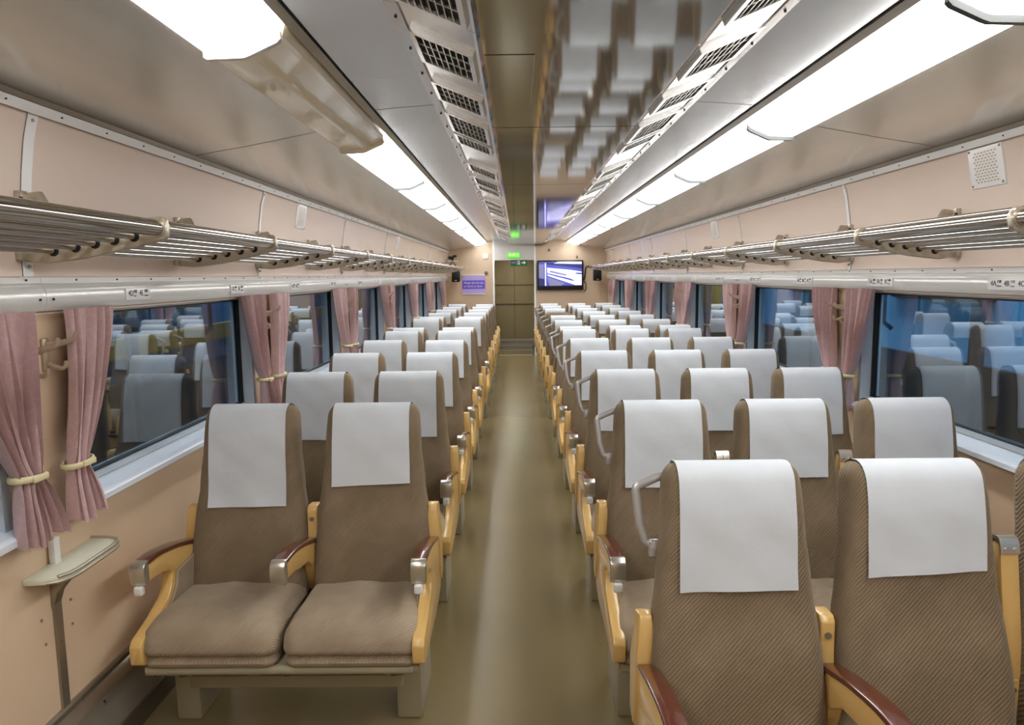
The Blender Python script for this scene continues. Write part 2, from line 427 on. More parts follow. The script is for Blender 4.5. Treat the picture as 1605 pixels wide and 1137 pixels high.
    dr = MB().box(-.71, -.262, YV, YV+.03, .01, 2.03, 0).box(-.27, -.24, YV+.02, YV+.03, .01, 2.03, 1).box(-.252, .19, YV, YV+.03, .01, 2.03, 0)
    for z in (1.386, .949):
        dr.box(-.70, .19, YV-.02, YV, z-.012, z+.012, 1)
    dr.box(-.70, .19, YV-.030, YV, .105, .145, 2); dr.box(-.70, .19, YV-.008, YV, .01, .10, 3)
    dr.disc((-.215, YV-.01, 1.03), .012, 'y', .012, 10, 1)
    structure('door_1', dr, ['olive_door', 'dark_kick', 'header_grey', 'duct_kick'])
    th = MB().box(-.58, .10, YE-.03, YE+.02, 0, .006).box(-.60, .12, YE+.95, YE+1.0, 0, .006).box(-.64, .14, YV-.12, YV-.02, 0, .008)
    structure('trim_81', th, 'header_grey')
    b = MB().box(-1.70, 1.70, Y0-.06, Y0, 0, 2.36)
    structure('wall_back', b, 'end_wall')
build_setting()

# ------------------------------------------------------------------ benches
LEAN = 10.5
BH = .765
def back_fn(x, y, z):
    """bend a 0.46 x 0.13 x BH rounded block into the seat back; z from -BH/2 to BH/2"""
    t = z/BH+.5
    ks = [(0, 1.0), (.25, 1.0), (.45, .965), (.6, .90), (.8, .83), (1.0, .795)]
    for (a, wa), (b, wb) in zip(ks, ks[1:]):
        if t <= b or b == 1.0:
            u = min(1, max(0, (t-a)/(b-a))); u = u*u*(3-2*u); k = wa+(wb-wa)*u; break
    th = 1.0+.12*math.exp(-((t-.25)/.18)**2)+.06*math.exp(-((t-.86)/.1)**2)
    yy = y*th
    if y < 0:
        yy -= .010*math.exp(-((t-.84)/.13)**2)*(1-(x/.225)**2*.4) - .010*math.exp(-((t-.52)/.12)**2)
        yy -= .014*max(0, abs(x)/.225-.55)/.45*(1-t)
    return (x*k, yy, z+BH/2)
def back_weave(x, y, z):
    e = y+.062
    u = x+(1 if x > 0 else -1)*e*min(1, max(0, (abs(x)-.19)/.03)); v = z+e*min(1, max(0, (z-BH/2+.03)/.03))
    return (u-v)*.7
def cush_weave(x, y, z):
    e = .076-z
    u = x+(1 if x > 0 else -1)*e*min(1, max(0, (abs(x)-.20)/.03)); v = y-e*min(1, max(0, (-y-.18)/.03))
    return (u-v)*.7
def back_mesh():
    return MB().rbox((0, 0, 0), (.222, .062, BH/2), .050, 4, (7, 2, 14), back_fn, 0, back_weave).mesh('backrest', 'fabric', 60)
def cover_mesh(front, rear, wob, skew=0, fold=0):
    hw = .186
    r = .050; hy = .062; off = .0035
    path = []
    zt = BH/2
    n1 = 12
    for k in range(n1+1):
        path.append((-hy-off, zt-front+(front-r)*k/n1, k/n1))
    for k in range(1, 7):
        a = R(90)*k/6
        path.append((-(hy-r)-(r+off)*math.cos(a), zt-r+(r+off)*math.sin(a), 1))
    for k in range(0, 7):
        a = R(90)*(1-k/6)
        path.append(((hy-r)+(r+off)*math.cos(a), zt-r+(r+off)*math.sin(a), 1))
    for k in range(1, 5):
        path.append((hy+off, zt-r-(rear-r)*k/4, 1))
    nx = 14; m = MB(); vs = []; rnd = random.Random(wob)
    ph = rnd.random()*6
    for (y, z, q) in path:
        for i in range(nx+1):
            x = -hw+2*hw*i/nx
            zz = z+skew*(x/hw)*(1-q)
            X, Y, Z = back_fn(x, y, zz)
            k0 = back_fn(hw, 0, zt)[0]/hw           # the cloth keeps one width all the way down
            X = x*k0*(1+.02*(1-q))
            Y -= (1-q)**2*(.006+.004*math.sin(x*22+ph))+.0012*math.sin(x*30+z*40+ph) if y < 0 else -.001
            vs.append((X, Y, Z))
    fs = []
    for a in range(len(path)-1):
        for i in range(nx):
            fs.append((a*(nx+1)+i, a*(nx+1)+i+1, (a+1)*(nx+1)+i+1, (a+1)*(nx+1)+i))
    return m.add(vs, fs).mesh('headrest_cover', 'cloth_white', 60)
def cush_fn(x, y, z):
    u = x/.232; w = (y+.21)/.42
    top = max(0, z/.074)
    z2 = z + top*(.014*math.exp(-((w-.3)/.2)**2)+.020*(1-u*u)*(1-(2*w-1)**2) - .020*max(0, 1-w*3.5)**2 - .012*max(0, w-.55))
    if z > 0: z2 += .004*math.sin(x*31+y*17)*top
    # tucked seam running round the cushion above its lower lip
    g = math.exp(-((z+.030)/.011)**2)
    sx = 1-.035*g; y2 = y
    if y < 0: y2 = y+.024*g*min(1, -y/.15)+.012*max(0, z/.068)*max(0, 1-w*2.5)
    wide = 1-.05*max(0, .35-w)/.35*0-.02*max(0, z/.068)
    return (x*sx*wide, y2, z2)
def cushion_mesh():
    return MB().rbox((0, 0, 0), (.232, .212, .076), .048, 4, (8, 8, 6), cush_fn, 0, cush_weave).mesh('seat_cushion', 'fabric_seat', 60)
def arc(pts, n=4):
    """Catmull-Rom through the points"""
    out = []
    P = [pts[0]]+list(pts)+[pts[-1]]
    for i in range(1, len(P)-2):
        for k in range(n):
            t = k/n; a, b, c, d = P[i-1], P[i], P[i+1], P[i+2]
            out.append(tuple(.5*((2*b[j])+(-a[j]+c[j])*t+(2*a[j]-5*b[j]+4*c[j]-d[j])*t*t+(-a[j]+3*b[j]-3*c[j]+d[j])*t**3) for j in range(2)))
    out.append(pts[-1]); return out
TOPL = arc([(-.215, .640), (-.12, .640), (0, .622), (.10, .598), (.175, .578)], 4)     # top line of an arm, front to back
BOTL = arc([(-.215, .580), (-.12, .576), (-.035, .555)], 4)
def panel_mesh():
    """outer side panel: upright by the hinge, arm, waist and forward foot"""
    o = list(TOPL)
    o += [(.190, .585), (.225, .600), (.250, .60), (.262, .58), (.262, .46), (.235, .365), (.15, .335)]
    o += [(-.20, .312), (-.262, .312), (-.282, .325), (-.284, .385), (-.268, .405), (-.16, .435), (-.075, .47), (-.048, .505), (-.038, .54)]
    o += BOTL[::-1][1:]
    return MB().prism(o, -.021, .021, 'yz', .006, 2).mesh('side_panel', 'yellow', 40)
def arm_mesh():
    """middle arm with its pivot block"""
    o = list(TOPL)+[(.178, .60), (.186, .70), (.196, .712), (.225, .712), (.240, .69), (.250, .58), (.250, .40), (.20, .36), (.15, .40), (.12, .50), (.05, .545)]+BOTL[::-1][1:]
    return MB().prism(o, -.019, .019, 'yz', .006, 2).disc((0, .205, .66), .001, 'x', .019).mesh('middle_armrest', 'yellow', 40)
def pad_mesh(hw=.026):
    o = [(y-(.004 if i == 0 else 0), z+.001) for i, (y, z) in enumerate(TOPL)]+[(y, z+.017) for y, z in TOPL[::-1]]
    return MB().prism(o, -hw, hw, 'yz', .006, 2).mesh('arm_pad', 'brown_pad', 40)
def cap_mesh(hw=.0255):
    o = arc([(-.205, .660), (-.222, .659), (-.236, .648), (-.240, .628), (-.237, .592), (-.226, .576)], 3)+[(-.205, .576)]
    return MB().prism(o, -hw, hw, 'yz', .003, 2).mesh('arm_cap', 'satin_metal', 40)
def knob_mesh():
    return MB().tube([(-.006, -.232, .548), (.006, -.232, .548)], [.001, .001], 6).rbox((0, -.230, .562), (.015, .013, .017), .008, 3, (1, 1, 1)).mesh('recline_button', 'white_plastic', 60)
def raised_mesh(hw, split):
    """middle arm folded up between the backs"""
    m = MB()
    o = [(.165, .46), (.150, .56), (.170, .70), (.196, .86), (.204, .89), (.226, .895), (.240, .88), (.236, .70), (.238, .56), (.235, .46)]
    xs = ((-hw, -.0015), (.0015, hw)) if split else ((-hw, hw),)
    for a, b in xs: m.prism(o, a, b, 'yz', .004, 2)
    return m.mesh('raised_armrest', 'yellow', 40)
def raised_cap_mesh(hw, split):
    m = MB()
    o = arc([(.1935, .868), (.199, .892), (.210, .908), (.230, .905), (.246, .885)], 3)+[(.243, .883), (.229, .898), (.212, .901), (.203, .889), (.1975, .867)]
    xs = ((-hw-.001, -.001), (.001, hw+.001)) if split else ((-hw-.001, hw+.001),)
    for a, b in xs: m.prism(o, a, b, 'yz', 0, 1)
    for x in (-hw*.5, hw*.5): m.disc((x, .1935, .879), .0055, 'y', .002, 10, 0)
    return m.mesh('raised_arm_cap', 'satin_metal', 40)
def handle_mesh(sd):
    """grab loop on the aisle edge of the seat back, in the back's own frame"""
    p = [(sd*.168, .02, .728), (sd*.19, .02, .722), (sd*.234, .02, .703), (sd*.243, .02, .697), (sd*.245, .02, .688), (sd*.236, .02, .60), (sd*.223, .02, .555), (sd*.212, .02, .545), (sd*.185, .02, .548)]
    m = MB().tube(p, .0085, 10, flat=1.4)
    m.rbox((sd*.198, .02, .535), (.016, .013, .024), .008, 2)
    m.disc((sd*.202, .005, .535), .005, 'y', .003)
    return m.mesh('grab_handle', 'handle_grey', 50)
def hinge_block_mesh():
    return MB().prism([(.17, .50), (.17, .70), (.185, .715), (.235, .715), (.25, .69), (.25, .50)], -.02, .02, 'yz', .006, 2).disc((0, .168, .665), .009, 'y', .003, 10, 1).disc((0, .168, .585), .007, 'y', .003, 10, 1).mesh('hinge_block', ['yellow', 'strip_dark'], 40)
def plate_mesh():
    return MB().rbox((0, 0, 0), (.022, .003, .017), .002, 1).mesh('back_plate', 'cream', 40)
def hinge_cover_mesh():
    m = MB().prism([(.172, .575), (.184, .69), (.194, .718), (.236, .718), (.268, .58), (.268, .42), (.21, .40)], -.029, .029, 'yz', .007, 2)
    def taper(x, y, z):
        k = min(1, max(0, (z-.575)/.135)); f = min(1, max(0, (.268-y)/.07))
        return (x*(1-.42*k*f), y, z)
    m.v = [taper(*v) for v in m.v]
    return m.mesh('hinge_cover', 'yellow', 40)
def lining_mesh(sx):
    return MB().prism([(-.02, .545), (.17, .56), (.22, .50), (.22, .40), (-.20, .40), (-.07, .46), (-.03, .50)], -sx*.021, -sx*.032, 'yz', .004, 1).mesh('side_lining', 'fabric_seat', 40)
MC = {}
def cached(key, fn, *a):
    if key not in MC: MC[key] = fn(*a)
    return MC[key]
def base_meshes(n):
    w = .478*n/2
    fr = MB()
    fr.rbox((0, -.03, .285), (w-.012, .215, .012), .006, 1)
    fr.tube([(-w+.02, -.238, .283), (w-.03, -.238, .283)], .017, 10)
    for k in range(n):
        xc = (k-(n-1)/2)*.478
        for q in (-.15, .13): fr.box(xc+q-.02, xc+q+.02, -.21, -.18, .245, .275)
    fr.box(-w+.06, w-.06, .15, .21, .24, .38)
    bm = MB().rbox((0, -.060, .150), (w-.09, .03, .024), .006, 1)
    lg = MB().prism([(-.08, 0), (-.085, .20), (-.10, .272), (.16, .272), (.19, .16), (.20, 0)], -.045, .045, 'yz', .008, 2)
    for xq in (-w+.10, -.02, w-.13): fr.prism([(xq, .262), (xq+.055, .262), (xq+.045, .246), (xq+.02, .242)], -.215, -.19, 'xz', 0, 1, 1)
    return fr.mesh('base_frame', ['base_paint', 'dark_kick'], 40), bm.mesh('cross_beam', 'base_paint', 40), lg.mesh('leg', 'base_paint', 40)
def bench(name, n, loc, rot, label, group, handle=0, raised=(), covers=None, recl=None, plates=False, hinge_gap=True):
    b = link(name, None, None, loc, (0, 0, rot)); tag(b, label, 'seat', group)
    fr, bm, lg = cached(('base', n), base_meshes, n)
    link('base_frame', fr, b); link('cross_beam', bm, b)
    w = .478*n/2
    for sx in (-1, 1):
        link('leg', lg, b, (sx*(w-.075), 0, 0))
    for k in range(n):
        xc = (k-(n-1)/2)*.478
        link('seat_cushion', cached('cush', cushion_mesh), b, (xc, -.062, .366))
        tilt = recl[k] if recl else 0
        bk = link('backrest', cached('back', back_mesh), b, (xc, .145, .35), (R(-LEAN-tilt), 0, 0))
        cv = covers[k] if covers else (.31, .12, 1, 0)
        if cv:
            link('headrest_cover', cached(('cov',)+tuple(cv), cover_mesh, *cv), bk)
        if plates: link('back_plate', cached('plate', plate_mesh), bk, (.10, .070, .585))
        if handle and k == (0 if handle < 0 else n-1):
            link('grab_handle', cached(('h', handle), handle_mesh, handle), bk)
    for sx in (-1, 1):
        p = link('side_panel', cached('panel', panel_mesh), b, (sx*(w-.008), 0, 0))
        link('hinge_cover', cached('hc', hinge_cover_mesh), p); link('side_lining', cached(('lin', sx), lining_mesh, sx), p); link('arm_pad', cached('pad', pad_mesh), p); link('arm_cap', cached('cap', cap_mesh), p); link('recline_button', cached('knob', knob_mesh), p)
    for k in range(n-1):
        xg = (k-(n-2)/2)*.478
        if k in raised:
            split = (k == 0)
            hw = .024
            link('hinge_block', cached('hinge', hinge_block_mesh), b, (xg, 0, 0)).scale = (1, 1, .78)
            r = link('raised_armrest', cached(('ra', split), raised_mesh, hw, split), b, (xg, .02, 0))
            link('raised_arm_cap', cached(('rc', split), raised_cap_mesh, hw, split), r)
        else:
            m = link('middle_armrest', cached('arm', arm_mesh), b, (xg, 0, 0))
            link('arm_pad', cached('pad', pad_mesh), m); link('arm_cap', cached('cap', cap_mesh), m)
            link('hinge_block', cached('hinge', hinge_block_mesh), b, (xg, .012, 0))
    return b
def uy(k): return .654+.94*k
def cover_for(rnd):
    return (round(.30+.05*rnd.random(), 2), .13, rnd.randrange(4), round((rnd.random()-.5)*.012, 3))
def build_benches():
    rnd = random.Random(5)
    XL, XR = -1.009, .836
    for k in range(2, 14):
        cam = k <= 6 or k == 8
        cov = [cover_for(rnd) for _ in range(2)]; rec = [rnd.choice((0, 0, .4, -.4)) for _ in range(2)]
        if k == 2: cov = [(.395, .12, 1, .002), (.315, .12, 2, .006)]; rec = [0, 0]
        if k == 5: rec = [0, 3.0]
        if k == 7 or k > 8: cov = [(.13, .13, 1, 0), (.13, .13, 2, 0)]
        if k == 8: rec = [-9, -9]
        if k == 13: rec = [0, -3]
        o = ORD[k-2]
        d = {2: 'brown two-seat bench nearest the camera, left of the aisle, long cloth on its window seat',
             8: 'two-seat bench left of the aisle facing the camera behind the back-to-back pair',
             5: 'brown two-seat bench left of the aisle, fourth from the camera, aisle back leaning further',
             7: 'two-seat bench left of the aisle turned away, back to back with the fifth bench',
             13: 'brown two-seat bench left of the aisle, last one before the end wall'}.get(k, 'brown two-seat bench with white headrest cloths, %s from the camera left of the aisle' % o)
        bench('double_seat', 2, (XL, uy(k), 0), 0 if cam else math.pi, d, 'two-seat benches left of the aisle', 0, (), cov, rec, not cam)
    for k in range(1, 14):
        cam = k <= 6
        cov = [cover_for(rnd) for _ in range(3)]; rec = [rnd.choice((0, 0, .4, -.4)) for _ in range(3)]
        if k == 1: cov = [(.325, .12, 1, .002), (.285, .12, 3, .008), (.31, .12, 2, 0)]; rec = [0, 0, 0]
        if k == 2: cov = [(.335, .12, 2, -.002), (.30, .12, 1, 0), (.31, .12, 3, 0)]; rec = [0, 0, 0]
        if not cam: cov = [(.13, .13, j, 0) for j in range(3)]
        if k == 10: cov = [(.13, .13, 0, 0), (.13, .13, 1, 0), None]; rec = [0, 0, 2.5]
        rai = {1: (1,), 2: (0, 1)}.get(k, (1,) if k in (4, 8, 9) else ())
        d = {1: 'brown three-seat bench nearest the camera, cut by the frame, right of the aisle',
             2: 'three-seat bench right of the aisle, second from the camera, both middle armrests folded up',
             7: 'three-seat bench right of the aisle turned away, back to back with the sixth',
             10: 'three-seat bench right of the aisle turned away, aisle seat without its white cloth',
             13: 'brown three-seat bench right of the aisle, last one before the end wall'}.get(k, 'brown three-seat bench with white headrest cloths, %s from the camera right of the aisle' % ORD[k-1])
        bench('triple_seat', 3, (XR, uy(k), 0), 0 if cam else math.pi, d, 'three-seat benches right of the aisle', -1 if cam else 1, rai, cov, rec, not cam)
build_benches()

# ------------------------------------------------------------------ ceiling lights
def lamp_profile(s):
    return [(s*x, z) for x, z in [(1.022, 2.225), (1.022, 2.197), (1.012, 2.191), (.915, 2.194), (.900, 2.199), (.828, 2.232), (.818, 2.242), (.806, 2.29), (.80, 2.305)]]
def build_lamps():
    for s, nm in SIDES:
        y = (.52 if s < 0 else .32)-1.48
        k = 0
        while y < YE-.1:
            y1 = min(y+1.48, YE-.08)
            off = (s < 0 and k == 2)
            vis = k if k else 0
            p = lamp_profile(s); pc = (sum(x for x, z in p)/len(p), sum(z for x, z in p)/len(p))
            m = MB()
            # body, ends rolled in over the last few centimetres
            secs = [(y+.004, .94), (y+.010, .985), (y+.03, 1), (y1-.03, 1), (y1-.010, .985), (y1-.004, .94)]
            n = len(p); vs = []; fs = []
            for yy, sc in secs:
                vs += [(pc[0]+(x-pc[0])*sc, yy, 2.27+(z-2.27)*sc) for x, z in p]
            for i in range(len(secs)-1):
                for j in range(n-1): fs.append((i*n+j, i*n+j+1, (i+1)*n+j+1, (i+1)*n+j))
            fs += [tuple(range(n))[::-1], tuple((len(secs)-1)*n+j for j in range(n))]
            m.add(vs, fs)
            if off:
                lab = 'unlit cream plastic ceiling lamp cover, the only dark one in the left row'
            elif k == 0:
                lab = 'glowing white ceiling lamp over and behind the viewer, %s row' % nm
            else:
                lab = 'glowing white ceiling lamp cover, %s from the viewer in the %s row' % (ORD[k-1], nm)
            o = link('ceiling_light', None, None, (0, 0, 0)); tag(o, lab, 'ceiling light', 'lamp covers along the %s of the ceiling' % nm)
            link('lamp_cover', m.mesh('lamp_cover', 'lamp_off' if off else 'lamp_on', 16), o)
            # clear rim at each joint
            rim = MB()
            q = p[1:-2]
            rim.strip([(x+s*(-.003 if j > 3 else 0), z-.016) for j, (x, z) in enumerate(q)]+[(a, b+.006) for a, b in q[::-1]], y1-.021, y1-.001, 0, True)
            link('end_rim', rim.mesh('end_rim', 'lamp_off' if off else ('white_plastic' if s < 0 and k == 1 else 'lamp_rim'), 30), o)
            y += 1.48; k += 1
build_lamps()

# ------------------------------------------------------------------ air grilles in the sloping vent strips
def build_vents():
    ys = [(.35, .9), (1.36, 1.86), (2.08, 2.37), (2.60, 2.86), (3.08, 3.46), (3.52, 3.76), (4.42, 4.72), (4.98, 5.36), (5.46, 5.72), (6.50, 6.78), (7.0, 7.38), (7.48, 7.74), (8.6, 8.9), (9.15, 9.5), (9.6, 9.85), (10.8, 11.1), (11.3, 11.65), (12.3, 12.6), (13.2, 13.5)]
    for s, nm in SIDES:
        xa, za, xb, zb = .312, 2.2119, .488, 2.2843
        def P(u, y, h):        # u across the slope, h below it
            x = xa+(xb-xa)*u; z = za+(zb-za)*u
            return (s*(x+.38*h), y, z-.925*h)
        for i, (a, b) in enumerate(ys):
            o = link('air_grille', None); tag(o, 'silver slotted air grille, %s from the viewer along the %s edge of the ceiling duct' % (ORD[i] if i < 18 else 'farthest', nm), 'air vent', 'air grilles beside the ceiling duct')
            def slab(m, u0, u1, y0, y1, h0, h1, mi=0):
                vs = [P(u, y, h) for u in (u0, u1) for y in (y0, y1) for h in (h0, h1)]
                m.add(vs, [(0, 1, 3, 2), (4, 6, 7, 5), (0, 4, 5, 1), (2, 3, 7, 6), (0, 2, 6, 4), (1, 5, 7, 3)], mi)
            f = MB()
            slab(f, 0, .08, a, b, 0, .012); slab(f, .92, 1, a, b, 0, .012)
            slab(f, .08, .92, a, a+.018, 0, .012); slab(f, .08, .92, b-.018, b, 0, .012)
            link('grille_frame', f.mesh('grille_frame', 'vent_metal', 30), o)
            k = MB(); slab(k, .06, .94, a+.01, b-.01, .0002, .001)
            link('grille_backing', k.mesh('grille_backing', 'gap', 0), o)
            lt = MB()
            nb = max(2, round((b-a)/.085))
            for j in range(1, nb):
                yy = a+.018+(b-a-.036)*j/nb
                slab(lt, .08, .92, yy-.0025, yy+.0025, .001, .008)
            for j in range(1, 8):
                u = .08+.84*j/8
                slab(lt, u-.009, u+.009, a+.018, b-.018, .001, .008)
            link('louvre_grid', lt.mesh('louvre_grid', 'steel', 0), o)
build_vents()

# ------------------------------------------------------------------ luggage racks
def build_racks():
    for s, nm in SIDES:
        o = link('luggage_rack', None, None, (0, 0, 0)); tag(o, 'chrome tube luggage rack on brackets along the %s wall above the windows' % nm, 'luggage rack')
        ybr = [2.077-.94*3+.94*k for k in range(16)]
        ybr = [y for y in ybr if Y0+.1 < y < YE-.5]
        ye = YE-.45
        link('front_rail', MB().tube([(s*1.220, Y0+.05, 1.746), (s*1.220, ye, 1.746)], .0235, 18).mesh('front_rail', 'chrome', 60), o)
        RODS = ((1.285, 1.722), (1.342, 1.713), (1.398, 1.704), (1.454, 1.694), (1.518, 1.684))
        for x, z in RODS:
            link('rod', MB().tube([(s*x, Y0+.05, z), (s*x, ye, z)], .0095, 10).mesh('rod', 'chrome', 60), o)
        link('back_rail', MB().tube([(s*1.500, Y0+.05, 1.805), (s*1.500, ye, 1.805)], .010, 10).mesh('back_rail', 'chrome', 60), o)
        out = [(1.606, 1.655), (1.604, 1.715), (1.50, 1.712), (1.30, 1.742), (1.250, 1.774), (1.206, 1.778), (1.194, 1.770), (1.192, 1.722), (1.202, 1.712), (1.29, 1.690), (1.42, 1.662), (1.54, 1.648)]
        m = MB().prism([(s*x, z) for x, z in out], -.011, .011, 'xz', .003, 1)
        m.prism([(s*x, z) for x, z in [(1.602, 1.70), (1.596, 1.846), (1.545, 1.852), (1.510, 1.785), (1.475, 1.71)]], -.008, .008, 'xz', .003, 1)
        m.rbox((s*1.592, -.020, 1.828), (.012, .016, .024), .004, 1); m.rbox((s*1.602, -.020, 1.680), (.010, .016, .022), .004, 1)
        for x, z in RODS:
            m.tube([(s*x, -.0125, z), (s*x, .0125, z)], .0155, 12, 1)
        m.tube([(s*1.220, -.016, 1.746), (s*1.220, .016, 1.746)], .0275, 16)
        m.disc((s*1.580, -.037, 1.828), .006, 'y', .002, 10, 1)
        me = m.mesh('bracket', ['bracket', 'black_soft'], 40)
        for y in ybr: link('bracket', me, o, (0, y, 0))
build_racks()

# ------------------------------------------------------------------ curtains with tiebacks, coat hooks, side tables
def curtain_mesh(s, dr, seed):
    rnd = random.Random(seed); NU, NZ = 84, 44; zt, zb, ztie = 1.514, .868+.012*rnd.random(), 1.045+.02*rnd.random()
    ph = [rnd.random()*6.28 for _ in range(5)]; nf = 4.2+.8*rnd.random(); near = dr < 0; ct, wt, cm, cb = (.215, .29, .165, .140) if near else (.235, .265, .062, .085)
    vs = []; fs = []; info = None
    for j in range(NZ+1):
        q = j/NZ; z = zt+(zb-zt)*q
        if z > ztie:
            t = (zt-z)/(zt-ztie); e = t**1.5
            c = ct+(cm-ct)*e; w = wt+(.080-wt)*e; amp = .022+.001*t; xo = 0
        else:
            t = (ztie-z)/(ztie-zb); e = 1-(1-t)**1.6
            c = cm+(cb-cm)*e; w = .080+(.175-.080)*e; amp = .020+.004*t; xo = -.012*t
        pin = math.exp(-((z-ztie)/.035)**2)
        base = 1.582-.026*min(1, max(0, (zt-z)/.45))+xo
        for i in range(NU+1):
            u = i/NU-.5
            fold = math.sin(u*2*math.pi*nf+ph[0]+.5*math.sin(z*5+ph[1]))+.35*math.sin(u*2*math.pi*nf*2.3+ph[2]+z*2)
            xx = base-amp*fold*(1-.25*pin)-pin*.012*math.cos(u*math.pi)
            yy = c+u*w+.010*math.sin(u*2*math.pi*nf*1.0+ph[3]+z*3)
            zz = z+(.010*math.sin(u*9+ph[4]) if j == NZ else 0)
            vs.append((s*xx, dr*yy, zz))
    for j in range(NZ):
        for i in range(NU):
            a = j*(NU+1)+i; fs.append((a, a+1, a+NU+2, a+NU+1))
    me = MB().add(vs, fs).mesh('curtain', 'curtain', 80)
    tb = MB(); pts = []
    xc, hx, hy = 1.553, .034, .056
    for k in range(25):
        a = 2*math.pi*k/24; pts.append((s*(xc+hx*math.cos(a)), dr*(cm+hy*math.sin(a)), ztie+.004*math.sin(a)))
    tb.tube(pts, .006, 8, flat=1.6, cap=False)
    tb.rbox((s*1.516, dr*cm, ztie), (.004, .03, .009), .003, 1)
    return me, tb.mesh('tieback', 'cream', 60)
def hook_mesh(s):
    m = MB()
    m.rbox((s*1.614, 0, 1.368), (.006, .014, .050), .004, 1)
    m.tube([(s*1.608, 0, 1.395), (s*1.575, .006, 1.400), (s*1.540, .012, 1.410), (s*1.530, .013, 1.418), (s*1.525, .014, 1.435)], [.013, .011, .008, .007, .006], 10)
    m.tube([(s*1.608, 0, 1.340), (s*1.588, .004, 1.328), (s*1.570, .008, 1.325), (s*1.562, .01, 1.332), (s*1.560, .01, 1.348)], [.009, .008, .007, .007, .006], 10)
    return m.mesh('coat_hook', 'hook', 50)
def build_wall_things():
    for s, nm in SIDES:
        protos = {dr: [curtain_mesh(s, dr, q+(0 if s < 0 else 7)+(3 if dr > 0 else 0)) for q in range(3)] for dr in (-1, 1)}
        hk = hook_mesh(s)
        for k, p in enumerate(PIER):
            if k == 0: continue
            for dr in (-1, 1):
                me, tb = protos[dr][k % 3]
                o = link('curtain', me, None, (0, p, 0))
                tag(o, 'mauve curtain tied back on the %s side of the %s pier along the %s wall' % ('near' if dr < 0 else 'far', ORD[k-1], nm), 'curtain', 'window curtains')
                link('tieback', tb, o)
            if k > 4: continue
            for q, dy in (('near', -.04), ('far', .048)):
                h = link('coat_hook', hk, None, (0, p+dy, 0 if q == 'near' else .012))
                tag(h, 'pale coat hook, %s one of two on the %s pier, %s wall' % (q, ORD[k-1], nm), 'coat hook', 'coat hooks between curtains')
    # small fixed tables under the piers, left wall
    for k in (1, 2, 3):
        p = PIER[k]
        o = link('side_table', None, None, (-1.62, p, 0))
        tag(o, ['pale green side table fixed to the left wall below the nearest curtains', 'pale side table beside the window seat of the nearest left bench', 'pale side table on the left wall below the third curtain pair'][k-1], 'side table', 'side tables under the left windows')
        out = [(0, -.135), (.065, -.128), (.092, -.115), (.108, -.09), (.116, -.05), (.116, .13), (.110, .165), (.092, .19), (.06, .202), (0, .205)]
        out = [(x, y) for x, y in out]
        link('table_top', MB().prism(out, .733, .753, 'xy', .004, 2).mesh('table_top', 'table_top', 40), o)
        rim = MB()
        rim.tube([(x, y, .754) for x, y in out[2:]], .006, 8); rim.tube([(x, y, .739) for x, y in out[1:]], .005, 8)
        link('edge_band', rim.mesh('edge_band', 'bracket', 50), o)
        link('table_bracket', MB().prism([(0, .60), (0, .733), (.08, .733), (.02, .66)], -.02, .02, 'xz', .002, 1).mesh('table_bracket', 'steel', 40), o)
        link('latch_post', MB().rbox((.018, -.01, .79), (.010, .014, .045), .003, 1).mesh('latch_post', 'white_plastic', 40), o)
    # row plates on the bands
    for s, nm in SIDES:
        for k in range(2, 14):
            y = uy(k)+.10; n = 2 if s < 0 else 3; w = .075*n+.02; row = k+2
            o = link('seat_number_plate', None, None, (s*1.5832, y, 1.549))
            tag(o, 'small white seat plate reading %s on the %s window band' % (' '.join('%d%s' % (row, c) for c in ('DE' if s < 0 else 'ABC')), nm), 'sign', 'row plates above the windows')
            link('plate', MB().rbox((0, 0, 0), (.0014, w/2, .021), .0006, 1).mesh('plate', 'white_trim', 40), o)
            if k > 6: continue
            rot = (R(90), 0, R(90)) if s < 0 else (R(90), 0, R(-90))
            letters = 'DE' if s < 0 else 'ABC'
            for i, c in enumerate(letters):
                yo = (-w/2+.016+.075*i) if s < 0 else (w/2-.016-.075*i)
                text('seat_number', '%d%s' % (row, c), .028, (-s*.0018, yo, .002), rot, 'ink', o, 'LEFT', .0004)
                tb = {'A': ('窓側', 'Window'), 'E': ('窓側', 'Window'), 'C': ('通路', 'Aisle'), 'D': ('通路', 'Aisle'), 'B': ('中央', 'Centre')}[c]
                yq = yo+(.036 if s < 0 else -.036)
                text('seat_note', tb[0], .012, (-s*.0018, yq, .009), rot, 'ink', o, 'LEFT', .0003)
                text('seat_note', tb[1], .0075, (-s*.0018, yq, -.007), rot, 'ink', o, 'LEFT', .0003)
    # perforated white vents in the upper wall
    for s, y, lab in ((1, 2.80, 'white perforated vent plate on the right upper wall nearest the camera'), (1, 6.56, 'white perforated vent plate farther along the right upper wall'), (-1, 4.68, 'white perforated vent plate on the left upper wall nearest the camera'), (-1, 8.44, 'white perforated vent plate farther along the left upper wall'), (1, 10.3, 'white perforated vent plate on the right upper wall nearest the end wall')):
        o = link('wall_vent', None, None, (s*1.578, y, 1.990), (0, s*R(-11), 0)); tag(o, lab, 'air vent', 'perforated wall vents')
        link('vent_plate', MB().rbox((0, 0, 0), (.006, .100, .078), .005, 2).mesh('vent_plate', 'white_trim', 40), o)
        h = MB()
        for i in range(11):
            for j in range(7):
                yy = -.062+j*.019+(.0095 if i % 2 else 0); zz = -.055+i*.011
                h.add([(-s*.0065, yy+.0075*math.cos(a*math.pi/3), zz+.0036*math.sin(a*math.pi/3)) for a in range(6)], [tuple(range(6))])
        link('perforation', h.mesh('perforation', 'hook', 0), o)
        sc = MB()
        for a in (-.088, .088):
            for b in (-.066, .066): sc.disc((-s*.006, a, b), .005, 'x', .002)
        link('screws', sc.mesh('screws', 'strip_dark', 40), o)
build_wall_things()

